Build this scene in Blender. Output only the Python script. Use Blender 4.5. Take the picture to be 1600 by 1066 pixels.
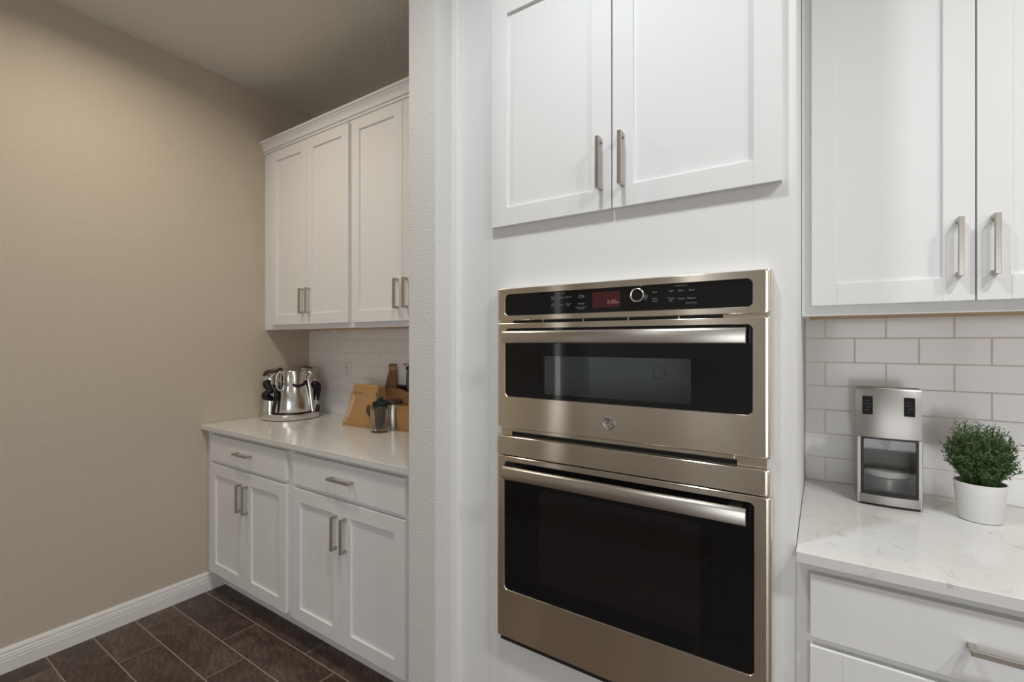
import bpy, bmesh, math, random
from mathutils import Vector, Matrix

# ------------------------------------------------------------------ clean
for o in list(bpy.data.objects):
    bpy.data.objects.remove(o, do_unlink=True)
scene = bpy.context.scene
COL = scene.collection
R = math.radians
random.seed(7)

# ------------------------------------------------------------------ camera
cam_d = bpy.data.cameras.new('camera')
cam = bpy.data.objects.new('camera', cam_d)
COL.objects.link(cam)
cam.location = (0, 0, 1.367)
cam.rotation_euler = (R(90), 0, math.atan2(0.55278, 0.83333))
cam_d.sensor_width = 36.0
cam_d.lens = 731.0 / 1600.0 * 36.0
cam_d.shift_y = 1.0 / 1600.0
cam_d.clip_start = 0.02
scene.camera = cam

# ------------------------------------------------------------------ world, exposure
w = bpy.data.worlds.new('world')
scene.world = w
w.use_nodes = True
w.node_tree.nodes['Background'].inputs[0].default_value = (0.75, 0.87, 1.0, 1)
w.node_tree.nodes['Background'].inputs[1].default_value = 0.5
vs = scene.view_settings
vs.view_transform = 'Standard'
vs.look = 'None'
vs.gamma = 1.0
vs.use_curve_mapping = False
vs.exposure = -0.04

CEIL = 2.866

def area_lamp(name, loc, rot, size, size_y, power, color, shape='RECTANGLE', parent=None):
    d = bpy.data.lights.new(name, 'AREA')
    d.shape = shape
    d.size = size
    if shape in ('RECTANGLE', 'ELLIPSE'):
        d.size_y = size_y
    d.energy = power
    d.color = color
    o = bpy.data.objects.new(name, d)
    COL.objects.link(o)
    o.location = loc
    o.rotation_euler = rot
    if shape == 'DISK':
        d.spread = R(163)          # cut-off of the recessed housing
    return o

# daylight entering through the sliding glass door behind the camera
area_lamp('daylight_sliding_door', (1.25, -3.46, 1.15), (R(90), 0, 0), 2.3, 2.0, 48, (0.98, 0.99, 1.0))
# added lamp behind an added left-wall window, makes the streak on the oven steel
area_lamp('added_streak_lamp', (-2.87, -2.97, 1.10), (R(90), 0, R(-90)), 0.20, 1.9, 2.8, (1.0, 0.97, 0.95))
# recessed ceiling lamps: x, y, watts, colour, label
CANS = [
    (-2.08, 0.66, 9.3, (1.0, 0.87, 0.71), 'round recessed ceiling light over the pantry passage'),
    (-0.50, 0.55, 9.4, (0.90, 0.97, 1.0), 'round recessed ceiling light right in front of the wall oven'),
    (0.90, 0.45, 15.0, (0.97, 0.99, 1.0), 'round recessed ceiling light in front of the coffee counter'),
    (1.50, 0.50, 16.5, (1.0, 0.98, 0.96), 'bright round recessed ceiling light at the far right of the kitchen'),
    (-1.00, -1.90, 6.0, (1.0, 0.97, 0.93), 'added round recessed ceiling light far behind the camera, brightens the oven steel'),  # unseen lamp, added to lift the room's reflection in the steel
]

# ------------------------------------------------------------------ materials
def nodes(name):
    m = bpy.data.materials.new(name)
    m.use_nodes = True
    nt = m.node_tree
    return m, nt, nt.nodes['Principled BSDF']

def P(name, col, rough=0.5, metal=0.0, spec=0.5, coat=0.0, aniso=None, emis=None, estr=0.0):
    m, nt, b = nodes(name)
    b.inputs['Base Color'].default_value = (*col, 1)
    b.inputs['Roughness'].default_value = rough
    b.inputs['Metallic'].default_value = metal
    b.inputs['Specular IOR Level'].default_value = spec
    b.inputs['Coat Weight'].default_value = coat
    if aniso is not None:
        b.inputs['Anisotropic'].default_value = aniso
        c = nt.nodes.new('ShaderNodeCombineXYZ')
        c.inputs[2].default_value = 1.0
        nt.links.new(c.outputs[0], b.inputs['Tangent'])
    if emis:
        b.inputs['Emission Color'].default_value = (*emis, 1)
        b.inputs['Emission Strength'].default_value = estr
    return m

def N(nt, t, **kw):
    n = nt.nodes.new(t)
    for k, v in kw.items():
        setattr(n, k, v)
    return n

def coords(nt, scale=(1, 1, 1), world=False, rnd=False):
    if world:
        g = N(nt, 'ShaderNodeNewGeometry')
        src = g.outputs['Position']
    else:
        g = N(nt, 'ShaderNodeTexCoord')
        src = g.outputs['Object']
    mp = N(nt, 'ShaderNodeMapping')
    mp.inputs['Scale'].default_value = scale
    nt.links.new(src, mp.inputs['Vector'])
    if rnd:
        oi = N(nt, 'ShaderNodeObjectInfo')
        ml = N(nt, 'ShaderNodeMath', operation='MULTIPLY')
        ml.inputs[1].default_value = 37.0
        nt.links.new(oi.outputs['Random'], ml.inputs[0])
        cb = N(nt, 'ShaderNodeCombineXYZ')
        for i in range(3):
            nt.links.new(ml.outputs[0], cb.inputs[i])
        nt.links.new(cb.outputs[0], mp.inputs['Location'])
    return mp.outputs[0]

def noise(nt, vec, scale, detail=3.0, rough=0.5, dist=0.0):
    n = N(nt, 'ShaderNodeTexNoise')
    n.inputs['Scale'].default_value = scale
    n.inputs['Detail'].default_value = detail
    n.inputs['Roughness'].default_value = rough
    n.inputs['Distortion'].default_value = dist
    nt.links.new(vec, n.inputs['Vector'])
    return n.outputs['Fac']

def ramp(nt, fac, stops):
    r = N(nt, 'ShaderNodeValToRGB')
    e = r.color_ramp.elements
    while len(e) < len(stops):
        e.new(0.5)
    for i, (p, c) in enumerate(stops):
        e[i].position = p
        e[i].color = (*c, 1)
    nt.links.new(fac, r.inputs[0])
    return r.outputs[0]

def bump(nt, b, fac, strength, dist):
    n = N(nt, 'ShaderNodeBump')
    n.inputs['Strength'].default_value = strength
    n.inputs['Distance'].default_value = dist
    nt.links.new(fac, n.inputs['Height'])
    nt.links.new(n.outputs[0], b.inputs['Normal'])

def paint(name, col, rough, scale, strength, dist):
    m, nt, b = nodes(name)
    b.inputs['Base Color'].default_value = (*col, 1)
    b.inputs['Roughness'].default_value = rough
    v = coords(nt, world=True)
    bump(nt, b, noise(nt, v, scale, 2.0), strength, dist)
    return m

WALL = paint('greige_wall_paint', (0.56, 0.488, 0.398), 0.62, 150, 0.5, 0.0035)
KWALL = paint('light_grey_wall_paint', (0.71, 0.70, 0.68), 0.62, 150, 0.5, 0.0035)
CEILM = paint('ceiling_texture_paint', (0.78, 0.755, 0.70), 0.8, 60, 0.55, 0.006)
WHITE = P('white_cabinet_lacquer', (0.81, 0.81, 0.805), 0.60, 0.0, 0.28)
TRIM = P('white_trim_paint', (0.80, 0.79, 0.77), 0.35)
NICKEL = P('brushed_nickel', (0.50, 0.46, 0.41), 0.32, 1.0)
CHROME = P('polished_chrome', (0.82, 0.81, 0.79), 0.06, 1.0)
BLACKP = P('black_plastic', (0.010, 0.010, 0.011), 0.32, 0.0, 0.35)
DARKGAP = P('dark_recess_metal', (0.03, 0.028, 0.026), 0.5, 0.3)
BROWNP = P('dark_brown_plastic', (0.05, 0.032, 0.024), 0.35)
BLACKG = P('black_glass', (0.007, 0.007, 0.008), 0.05, 0.0, 0.45)
BLACKG2 = P('black_glass_window', (0.013, 0.012, 0.012), 0.10, 0.0, 0.4)
GROUT = P('grout', (0.74, 0.66, 0.60), 0.85)
GROUTF = P('floor_grout', (0.34, 0.28, 0.23), 0.9)
PLASTICW = P('white_plastic', (0.78, 0.77, 0.75), 0.35)
PALE = P('pale_grey_plastic', (0.55, 0.54, 0.52), 0.4)
PRINT = P('white_print', (0.26, 0.27, 0.28), 0.5)
PRINTD = P('brown_print', (0.20, 0.10, 0.045), 0.7)
REDDISP = P('red_display', (0.05, 0.012, 0.012), 0.15, emis=(0.35, 0.05, 0.05), estr=0.03)
REDTXT = P('display_digits', (0.3, 0.19, 0.18), 0.5, emis=(0.9, 0.5, 0.47), estr=0.1)
MWGREY = P('microwave_cavity_enamel', (0.52, 0.54, 0.54), 0.45)
MWDARK = P('microwave_fan_ring', (0.36, 0.37, 0.36), 0.5)
SOIL = P('soil', (0.02, 0.014, 0.01), 0.9)
COPPER = P('copper_metal', (0.50, 0.30, 0.20), 0.3, 1.0)
LAMPM = P('lamp_diffuser', (0.9, 0.9, 0.88), 0.5, emis=(1, 0.95, 0.88), estr=6.0)

def stainless(name, col, rough, aniso):
    m, nt, b = nodes(name)
    b.inputs['Metallic'].default_value = 1.0
    b.inputs['Anisotropic'].default_value = aniso
    c = N(nt, 'ShaderNodeCombineXYZ')
    c.inputs[2].default_value = 1.0
    nt.links.new(c.outputs[0], b.inputs['Tangent'])
    v = coords(nt, (3, 3, 900), world=True)
    f = noise(nt, v, 1.0, 2.0)
    b.inputs['Base Color'].default_value = (*col, 1)
    mr = N(nt, 'ShaderNodeMapRange')
    mr.inputs[3].default_value = rough - 0.02
    mr.inputs[4].default_value = rough + 0.02
    nt.links.new(f, mr.inputs[0])
    nt.links.new(mr.outputs[0], b.inputs['Roughness'])
    bump(nt, b, f, 0.03, 0.001)
    return m
STEEL = stainless('brushed_stainless', (0.92, 0.85, 0.735), 0.19, 1.0)
STEELD = stainless('brushed_stainless_grey', (0.37, 0.35, 0.33), 0.34, 0.6)
PANELB = P('matt_black_panel', (0.012, 0.012, 0.013), 0.6, 0.0, 0.15)
BAYM = P('dark_bay_metal', (0.22, 0.22, 0.205), 0.4, 0.8)
STEEL2 = stainless('brushed_stainless_light', (0.62, 0.585, 0.54), 0.30, 0.6)

def quartz():
    m, nt, b = nodes('white_quartz')
    v = coords(nt, world=True)
    n1 = noise(nt, v, 9, 6, 0.65, 1.2)
    c = ramp(nt, n1, [(0.0, (0.74, 0.73, 0.705)), (0.485, (0.74, 0.73, 0.705)), (0.505, (0.52, 0.505, 0.48)),
                      (0.525, (0.74, 0.73, 0.705)), (1.0, (0.72, 0.71, 0.69))])
    n2 = noise(nt, v, 22, 3, 0.5)
    mask = ramp(nt, n2, [(0.52, (0, 0, 0)), (0.66, (1, 1, 1))])
    mx = N(nt, 'ShaderNodeMix', data_type='RGBA')
    mx.inputs[6].default_value = (0.74, 0.73, 0.705, 1)
    nt.links.new(mask, mx.inputs[0])
    nt.links.new(c, mx.inputs[7])
    nt.links.new(mx.outputs[2], b.inputs['Base Color'])
    b.inputs['Roughness'].default_value = 0.16
    return m
QUARTZ = quartz()

def tile():
    m, nt, b = nodes('white_glazed_tile')
    v = coords(nt, rnd=True)
    b.inputs['Base Color'].default_value = (0.83, 0.825, 0.815, 1)
    b.inputs['Roughness'].default_value = 0.12
    bump(nt, b, noise(nt, v, 14, 1.5), 0.12, 0.004)
    return m
TILE = tile()

def floor_plank(name, brick=False):
    m, nt, b = nodes(name)
    v = coords(nt, (1.6, 3.0, 1.0), rnd=not brick, world=brick)
    n1 = noise(nt, v, 3.2, 5, 0.6, 1.5)
    wv = N(nt, 'ShaderNodeTexWave', wave_type='RINGS', rings_direction='Z')
    wv.inputs['Scale'].default_value = 4.5
    wv.inputs['Distortion'].default_value = 16.0
    wv.inputs['Detail'].default_value = 3.0
    wv.inputs['Detail Scale'].default_value = 0.9
    nt.links.new(v, wv.inputs['Vector'])
    mix = N(nt, 'ShaderNodeMath', operation='MULTIPLY_ADD')
    mix.inputs[1].default_value = 0.14
    nt.links.new(wv.outputs['Fac'], mix.inputs[0])
    nt.links.new(n1, mix.inputs[2])
    col = ramp(nt, mix.outputs[0], [(0.34, (0.038, 0.023, 0.016)), (0.55, (0.075, 0.048, 0.035)), (0.78, (0.130, 0.090, 0.066))])
    if brick:
        br = N(nt, 'ShaderNodeTexBrick')
        br.offset = 0.333
        br.inputs['Scale'].default_value = 1.0
        br.inputs['Mortar Size'].default_value = 0.005
        br.inputs['Brick Width'].default_value = 0.606
        br.inputs['Row Height'].default_value = 0.158
        br.inputs['Mortar'].default_value = (0.34, 0.28, 0.23, 1)
        v2 = coords(nt, world=True)
        nt.links.new(v2, br.inputs['Vector'])
        nt.links.new(col, br.inputs['Color1'])
        nt.links.new(col, br.inputs['Color2'])
        nt.links.new(br.outputs['Color'], b.inputs['Base Color'])
    else:
        oi = N(nt, 'ShaderNodeObjectInfo')
        mr = N(nt, 'ShaderNodeMapRange')
        mr.inputs[3].default_value = 0.8
        mr.inputs[4].default_value = 1.25
        nt.links.new(oi.outputs['Random'], mr.inputs[0])
        hs = N(nt, 'ShaderNodeHueSaturation')
        nt.links.new(mr.outputs[0], hs.inputs['Value'])
        nt.links.new(col, hs.inputs['Color'])
        nt.links.new(hs.outputs[0], b.inputs['Base Color'])
    b.inputs['Roughness'].default_value = 0.42
    bump(nt, b, mix.outputs[0], 0.15, 0.002)
    return m
PLANK = floor_plank('wood_look_tile')
PLANKF = floor_plank('wood_look_tile_field', True)

def woodlike(name, c0, c1, scale, stretch, rough=0.5):
    m, nt, b = nodes(name)
    v = coords(nt, stretch)
    n1 = noise(nt, v, scale, 4, 0.6, 0.6)
    nt.links.new(ramp(nt, n1, [(0.3, c0), (0.7, c1)]), b.inputs['Base Color'])
    b.inputs['Roughness'].default_value = rough
    return m
MAPLE = woodlike('maple_plywood', (0.52, 0.31, 0.13), (0.62, 0.39, 0.18), 6, (1, 8, 8), 0.5)
CARD = woodlike('kraft_cardboard', (0.40, 0.225, 0.085), (0.46, 0.265, 0.105), 14, (1, 1, 6), 0.7)
CARD2 = woodlike('pale_kraft_card', (0.50, 0.33, 0.15), (0.56, 0.38, 0.19), 14, (1, 1, 6), 0.7)
ACACIA = woodlike('acacia_wood', (0.17, 0.085, 0.035), (0.34, 0.19, 0.085), 9, (6, 6, 1), 0.45)
ACACIA2 = woodlike('light_acacia_wood', (0.30, 0.15, 0.06), (0.42, 0.24, 0.11), 9, (1, 6, 6), 0.45)

def pane(name, trans, tint, rough=0.03, refl=0.06):
    m = bpy.data.materials.new(name)
    m.use_nodes = True
    nt = m.node_tree
    nt.nodes.clear()
    out = N(nt, 'ShaderNodeOutputMaterial')
    tr = N(nt, 'ShaderNodeBsdfTransparent')
    tr.inputs[0].default_value = (*[trans * t for t in tint], 1)
    gl = N(nt, 'ShaderNodeBsdfGlossy')
    gl.inputs['Roughness'].default_value = rough
    gl.inputs['Color'].default_value = (1, 1, 1, 1)
    lw = N(nt, 'ShaderNodeLayerWeight')          # symmetric Schlick reflectance, same from both sides
    lw.inputs[0].default_value = 0.5
    pw_ = N(nt, 'ShaderNodeMath', operation='POWER')
    pw_.inputs[1].default_value = 5.0
    nt.links.new(lw.outputs['Facing'], pw_.inputs[0])
    fr = N(nt, 'ShaderNodeMath', operation='MULTIPLY_ADD')
    fr.inputs[1].default_value = 1.0 - refl
    fr.inputs[2].default_value = refl
    nt.links.new(pw_.outputs[0], fr.inputs[0])
    mx = N(nt, 'ShaderNodeMixShader')
    nt.links.new(fr.outputs[0], mx.inputs[0])
    nt.links.new(tr.outputs[0], mx.inputs[1])
    nt.links.new(gl.outputs[0], mx.inputs[2])
    nt.links.new(mx.outputs[0], out.inputs[0])
    return m
MWPANE = pane('tinted_microwave_glass', 0.72, (0.95, 1.0, 1.05))
CLEARP = pane('clear_window_glass', 0.95, (1, 1, 1))
SMOKE = pane('carafe_glass', 0.62, (1, 1, 0.98))

def glass():
    m, nt, b = nodes('clear_drinking_glass')
    b.inputs['Transmission Weight'].default_value = 1.0
    b.inputs['Roughness'].default_value = 0.0
    b.inputs['IOR'].default_value = 1.45
    b.inputs['Base Color'].default_value = (0.93, 0.92, 0.9, 1)
    return m
GLASS = glass()

def leafm():
    m, nt, b = nodes('fine_green_leaf')
    v = coords(nt)
    n1 = noise(nt, v, 70, 2)
    nt.links.new(ramp(nt, n1, [(0.3, (0.032, 0.062, 0.020)), (0.55, (0.070, 0.135, 0.040)), (0.8, (0.17, 0.24, 0.085))]), b.inputs['Base Color'])
    b.inputs['Roughness'].default_value = 0.5
    b.inputs['Subsurface Weight'].default_value = 0.0
    return m
LEAF = leafm()
LEAFD = P('dusty_dark_leaf', (0.05, 0.075, 0.06), 0.4)

def potm():
    m, nt, b = nodes('ribbed_white_ceramic')
    b.inputs['Base Color'].default_value = (0.72, 0.715, 0.70, 1)
    b.inputs['Roughness'].default_value = 0.45
    v = coords(nt, (1, 1, 1))
    wv = N(nt, 'ShaderNodeTexWave', wave_type='BANDS', bands_direction='Z')
    wv.inputs['Scale'].default_value = 55
    wv.inputs['Distortion'].default_value = 1.0
    nt.links.new(v, wv.inputs['Vector'])
    bump(nt, b, wv.outputs['Fac'], 0.12, 0.001)
    return m
POT = potm()

# ------------------------------------------------------------------ mesh helpers
class MB:
    def __init__(s):
        s.v = []
        s.f = []

    def add(s, vs_, fs):
        b = len(s.v)
        s.v += [tuple(p) for p in vs_]
        s.f += [tuple(i + b for i in f) for f in fs]
        return s

    def box(s, x0, x1, y0, y1, z0, z1):
        p = [(x, y, z) for z in (z0, z1) for y in (y0, y1) for x in (x0, x1)]
        return s.add(p, [(0, 2, 3, 1), (4, 5, 7, 6), (0, 1, 5, 4), (2, 6, 7, 3), (0, 4, 6, 2), (1, 3, 7, 5)])

    def loft(s, rings, cap0=True, cap1=True, closed=True):
        n = len(rings[0])
        vs_ = [p for r in rings for p in r]
        fs = []
        for i in range(len(rings) - 1):
            for j in range(n if closed else n - 1):
                k = (j + 1) % n
                fs.append((i * n + j, i * n + k, (i + 1) * n + k, (i + 1) * n + j))
        if cap0:
            fs.append(tuple(range(n - 1, -1, -1)))
        if cap1:
            fs.append(tuple((len(rings) - 1) * n + j for j in range(n)))
        return s.add(vs_, fs)

    def lathe(s, prof, c=(0, 0), n=40, cap0=True, cap1=True, sx=1.0, sy=1.0):
        rings = []
        for r, z in prof:
            rings.append([(c[0] + sx * r * math.cos(2 * math.pi * j / n), c[1] + sy * r * math.sin(2 * math.pi * j / n), z) for j in range(n)])
        return s.loft(rings, cap0, cap1)

    def tube(s, pts, rad, n=8, cap=True):
        pts = [Vector(p) for p in pts]
        if not isinstance(rad, (list, tuple)):
            rad = [rad] * len(pts)
        rings = []
        up = Vector((0.013, 0.021, 1)).normalized()
        for i, p in enumerate(pts):
            a = pts[max(i - 1, 0)]
            b = pts[min(i + 1, len(pts) - 1)]
            t = (b - a).normalized()
            u = t.cross(up)
            if u.length < 1e-3:
                u = t.cross(Vector((1, 0, 0)))
            u.normalize()
            v = t.cross(u)
            rings.append([tuple(p + rad[i] * (math.cos(2 * math.pi * j / n) * u + math.sin(2 * math.pi * j / n) * v)) for j in range(n)])
        return s.loft(rings, cap, cap)

    def prism(s, poly, axis, a0, a1):
        # poly: 2d points; axis 'y' => (x,z) extruded in y; 'x' => (y,z); 'z' => (x,y)
        def mk(p, a):
            return {'y': (p[0], a, p[1]), 'x': (a, p[0], p[1]), 'z': (p[0], p[1], a)}[axis]
        return s.loft([[mk(p, a0) for p in poly], [mk(p, a1) for p in poly]])

def rrect(x0, x1, z0, z1, r, y, n=6):
    pts = []
    r = max(min(r, (x1 - x0) / 2, (z1 - z0) / 2), 1e-5)
    for cx, cz, a0 in ((x1 - r, z0 + r, -90), (x1 - r, z1 - r, 0), (x0 + r, z1 - r, 90), (x0 + r, z0 + r, 180)):
        for k in range(n + 1):
            a = R(a0 + 90 * k / n)
            pts.append((cx + r * math.cos(a), y, cz + r * math.sin(a)))
    return pts

ORG = {}

def empty(name, loc, label=None, cat=None, group=None, rz=0.0):
    o = bpy.data.objects.new(name, None)
    COL.objects.link(o)
    o.location = loc
    o.rotation_euler.z = rz
    o.empty_display_size = 0.05
    tag(o, label, cat, group)
    ORG[o.name] = loc
    return o

def tag(o, label=None, cat=None, group=None, kind=None):
    if label:
        o['label'] = label
    if cat:
        o['category'] = cat
    if group:
        o['group'] = group
    if kind:
        o['kind'] = kind
    return o

def mesh_of(mb, name, mat, org=(0, 0, 0), smooth=False):
    me = bpy.data.meshes.new(name)
    me.from_pydata([(x - org[0], y - org[1], z - org[2]) for x, y, z in mb.v], [], mb.f)
    bm = bmesh.new()
    bm.from_mesh(me)
    bmesh.ops.recalc_face_normals(bm, faces=bm.faces)
    bm.to_mesh(me)
    bm.free()
    if smooth:
        me.shade_smooth()
        me.set_sharp_from_angle(angle=R(38))
    me.materials.append(mat)
    return me

def obj(name, mb, mat, parent=None, bev=0.0, smooth=False, local=False, org=None, seg=2):
    """one mesh object; vertices in world coordinates (or in the thing's own frame when local)"""
    root = parent
    while root is not None and root.parent is not None:
        root = root.parent
    if org is None:
        org = (0, 0, 0) if (root is None or local) else ORG.get(root.name, (0, 0, 0))
    me = mesh_of(mb, name, mat, org, smooth)
    o = bpy.data.objects.new(name, me)
    COL.objects.link(o)
    if parent is not None:
        o.parent = parent
    else:
        o.location = org
    if bev:
        b = o.modifiers.new('bevel', 'BEVEL')
        b.width = bev
        b.segments = seg
        b.limit_method = 'ANGLE'
        b.angle_limit = R(40)
    return o

def top(name, mb, mat, org, label, cat, group=None, **kw):
    o = obj(name, mb, mat, None, org=org, **kw)
    ORG[o.name] = org
    return tag(o, label, cat, group)

def struct(name, mb, mat, **kw):
    return tag(obj(name, mb, mat, **kw), kind='structure')

def text_into(mb, s, size, x, z, y, align='CENTER', sx=1.0):
    cu = bpy.data.curves.new('txt', 'FONT')
    cu.body = s
    cu.size = size
    cu.align_x = align
    cu.align_y = 'CENTER'
    cu.resolution_u = 3
    o = bpy.data.objects.new('txt', cu)
    COL.objects.link(o)
    me = bpy.data.meshes.new_from_object(o)
    mb.add([(x + v.co.x * sx, y - v.co.z, z + v.co.y) for v in me.vertices], [tuple(p.vertices) for p in me.polygons])
    bpy.data.objects.remove(o, do_unlink=True)
    bpy.data.meshes.remove(me)
    bpy.data.curves.remove(cu)

# ------------------------------------------------------------------ the room
XL, XR, YB, YF = -2.82, 2.72, 1.836, -3.4     # left wall, right wall, back wall, front wall behind the camera
YT = 1.830                                      # face of the wall tiles
struct('wall_left', MB().box(XL - 0.12, XL, -2.85, YB + 0.12, -0.05, CEIL + 0.1).box(XL - 0.12, XL, YF - 0.12, -3.09, -0.05, CEIL + 0.1)
       .box(XL - 0.12, XL, -3.09, -2.85, 2.08, CEIL + 0.1).box(XL - 0.12, XL, -3.09, -2.85, -0.05, 0.12), WALL)
wall_back = struct('wall_back', MB().box(XL, XR, YB, YB + 0.12, -0.05, CEIL + 0.1), WALL)
wr = MB().box(XR, XR + 0.12, YF - 0.12, YB + 0.12, -0.05, CEIL + 0.1)
struct('wall_right', wr, KWALL)
wf = MB().box(XL, 0.05, YF - 0.12, YF, -0.05, CEIL + 0.1).box(2.45, XR, YF - 0.12, YF, -0.05, CEIL + 0.1)
wf.box(0.05, 2.45, YF - 0.12, YF, 2.2, CEIL + 0.1)
struct('wall_front', wf, KWALL)
struct('wall_partition', MB().box(-1.159, -1.04, 1.12, YB, 0.0, CEIL), KWALL)
struct('ceiling', MB().box(XL, XR, YF, YB, CEIL, CEIL + 0.1), CEILM)
# sliding glass door behind the camera
win = struct('window_1', MB().box(0.05, 0.12, YF - 0.09, YF - 0.03, 0, 2.2).box(2.38, 2.45, YF - 0.09, YF - 0.03, 0, 2.2)
             .box(1.21, 1.29, YF - 0.09, YF - 0.03, 0, 2.2).box(0.12, 2.38, YF - 0.09, YF - 0.03, 2.13, 2.2).box(0.12, 2.38, YF - 0.09, YF - 0.03, 0, 0.08), TRIM)
for a, b_ in ((0.12, 1.21), (1.29, 2.38)):
    obj('pane', MB().box(a, b_, YF - 0.062, YF - 0.058, 0.08, 2.13), CLEARP, win)

added_win = struct('added_streak_window', MB().box(XL - 0.09, XL - 0.03, -3.09, -3.07, 0.12, 2.08).box(XL - 0.09, XL - 0.03, -2.87, -2.85, 0.12, 2.08)
              .box(XL - 0.09, XL - 0.03, -3.07, -2.87, 2.06, 2.08).box(XL - 0.09, XL - 0.03, -3.07, -2.87, 0.12, 0.14), TRIM)  # added window, unseen, only there to carry the streak lamp
obj('pane', MB().box(XL - 0.042, XL - 0.038, -3.07, -2.87, 0.14, 2.06), CLEARP, added_win)
# floor: grout bed, single planks near the camera, one field of planks beyond
floor = struct('floor', MB().box(XL, XR, YF, YB, -0.05, -0.002), GROUTF)
Y0, PIT, LEN, G = 1.206, 0.158, 0.606, 0.0027
FX0, FX1, FY0, FY1 = XL + 0.001, 0.9, 1.206 - 0.158 * 11, 1.305
plank_cache = {}
for k in range(-11, 1):
    ya, yb = Y0 + k * PIT + G, min(Y0 + (k + 1) * PIT - G, FY1)
    off = -2.493 + 0.2045 * (-k % 3)
    j0 = math.floor((FX0 - off) / LEN)
    for j in range(j0, j0 + 9):
        xa, xb = off + j * LEN + G, off + (j + 1) * LEN - G
        xa, xb = max(xa, FX0), min(xb, FX1)
        if xb - xa < 0.02:
            continue
        key = (round(xb - xa, 4), round(yb - ya, 4))
        if key not in plank_cache:
            lx, ly = key
            m_ = MB()
            e = 0.0012
            rings = [[(x_ * (lx / 2 - i), y_ * (ly / 2 - i), z_) for x_, y_ in ((-1, -1), (1, -1), (1, 1), (-1, 1))] for i, z_ in ((0, -0.006), (0, -e), (e, 0))]
            plank_cache[key] = mesh_of(m_.loft(rings), 'plank', PLANK)
        o = bpy.data.objects.new('plank', plank_cache[key])
        COL.objects.link(o)
        o.parent = floor
        o.location = ((xa + xb) / 2, (ya + yb) / 2, 0)
ff = MB().box(FX1 + G, XR, YF, YB, -0.006, 0).box(XL, FX1 + G, YF, FY0 - G, -0.006, 0)
tag(obj('plank_field', ff, PLANKF, floor), kind='stuff')

# wall tiles, 3 x 6 inch running bond, on the back wall
tile_cache = {}
def wall_tiles(x0, x1, z0, z1, org_even, skip=None):
    ph, pw, g = 0.0772, 0.1547, 0.0011
    k = 0
    while z0 + k * ph < z1 - 0.004:
        za, zb = z0 + k * ph + g, min(z0 + (k + 1) * ph - g, z1)
        off = org_even if k % 2 == 0 else org_even + pw / 2
        j = math.floor((x0 - off) / pw)
        while off + j * pw < x1:
            xa, xb = max(off + j * pw + g, x0), min(off + (j + 1) * pw - g, x1)
            j += 1
            if xb - xa < 0.006:
                continue
            key = (round(xb - xa, 4), round(zb - za, 4))
            if key not in tile_cache:
                hx, hz = key[0] / 2, key[1] / 2
                e = 0.0012
                m_ = MB().loft([[(sx * (hx - i), y_, sz * (hz - i)) for sx, sz in ((-1, -1), (1, -1), (1, 1), (-1, 1))] for i, y_ in ((0, 0.0), (0, -0.005), (e, -0.0065))])
                tile_cache[key] = mesh_of(m_, 'wall_tile', TILE)
            o = bpy.data.objects.new('wall_tile', tile_cache[key])
            COL.objects.link(o)
            o.parent = wall_back
            o.location = ((xa + xb) / 2, YB + 0.0005, (za + zb) / 2)
        k += 1
obj('grout_bed', MB().box(XL, -1.159, YB - 0.0052, YB, 0.9, 1.46).box(-0.048, 0.70, YB - 0.0052, YB, 0.9, 1.46), GROUT, wall_back)
wall_tiles(XL + 0.002, -1.161, 0.9145, 1.452, -2.2791)
wall_tiles(-0.046, 0.70, 0.9145, 1.452, 0.0078)

# baseboard on the left wall
def baseboard(name, x, y0, y1):
    prof = [(0, 0), (0.0150, 0), (0.0150, 0.050), (0.0138, 0.052), (0.0138, 0.064), (0.0110, 0.066), (0.0110, 0.069), (0.0128, 0.071), (0.0118, 0.075), (0.0092, 0.077), (0.0092, 0.080), (0.0105, 0.083), (0.0095, 0.090), (0.006, 0.097), (0.004, 0.1015), (0, 0.1015)]
    m_ = MB().loft([[(x + px, y, pz) for px, pz in prof] for y in (y0, y1)])
    return struct(name, m_, TRIM)
baseboard('baseboard_left', XL, YF, 1.305)
bp = MB().box(-1.159 - 0.0, -1.04, 1.107, 1.12, 0, 0.10)
struct('baseboard_partition', bp, TRIM, bev=0.003)
struct('trim_1', MB().loft([[(-1.04, 1.22, z), (-1.04, 1.201, z), (-1.020, 1.201, z), (-1.014, 1.204, z), (-1.012, 1.210, z), (-1.012, 1.22, z)] for z in (0.0, 2.62)]), TRIM)

# ------------------------------------------------------------------ cabinet builders
ST = 0.057
def pull(parent, axis, cx, cz, yf, ln=0.14):
    """square bar pull: bar plus two standing feet, one mesh"""
    h, t, d = ln / 2, 0.0052, 0.031
    a = [(-h, 0), (-h, -d), (h, -d), (h, 0), (h - 0.012, 0), (h - 0.0105, -d + 0.0098), (-h + 0.0105, -d + 0.0098), (-h + 0.012, 0)]
    if axis == 'z':
        rings = [[(cx + s * t, yf + y, cz + l) for l, y in a] for s in (-1, 1)]
    else:
        rings = [[(cx + l, yf + y, cz + s * t) for l, y in a] for s in (-1, 1)]
    m_ = MB()
    n = len(a)
    vs_ = rings[0] + rings[1]
    fs = []
    for j in range(n):
        k = (j + 1) % n
        fs.append((j, k, n + k, n + j))
    for o_ in (0, n):
        for q in ((0, 1, 6, 7), (1, 2, 5, 6), (2, 3, 4, 5)):
            fs.append(tuple(o_ + i for i in q))
    m_.add(vs_, fs)
    o = obj('handle', m_, NICKEL, parent, bev=0.0009)
    return tag(o, 'brushed nickel bar pull')

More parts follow.
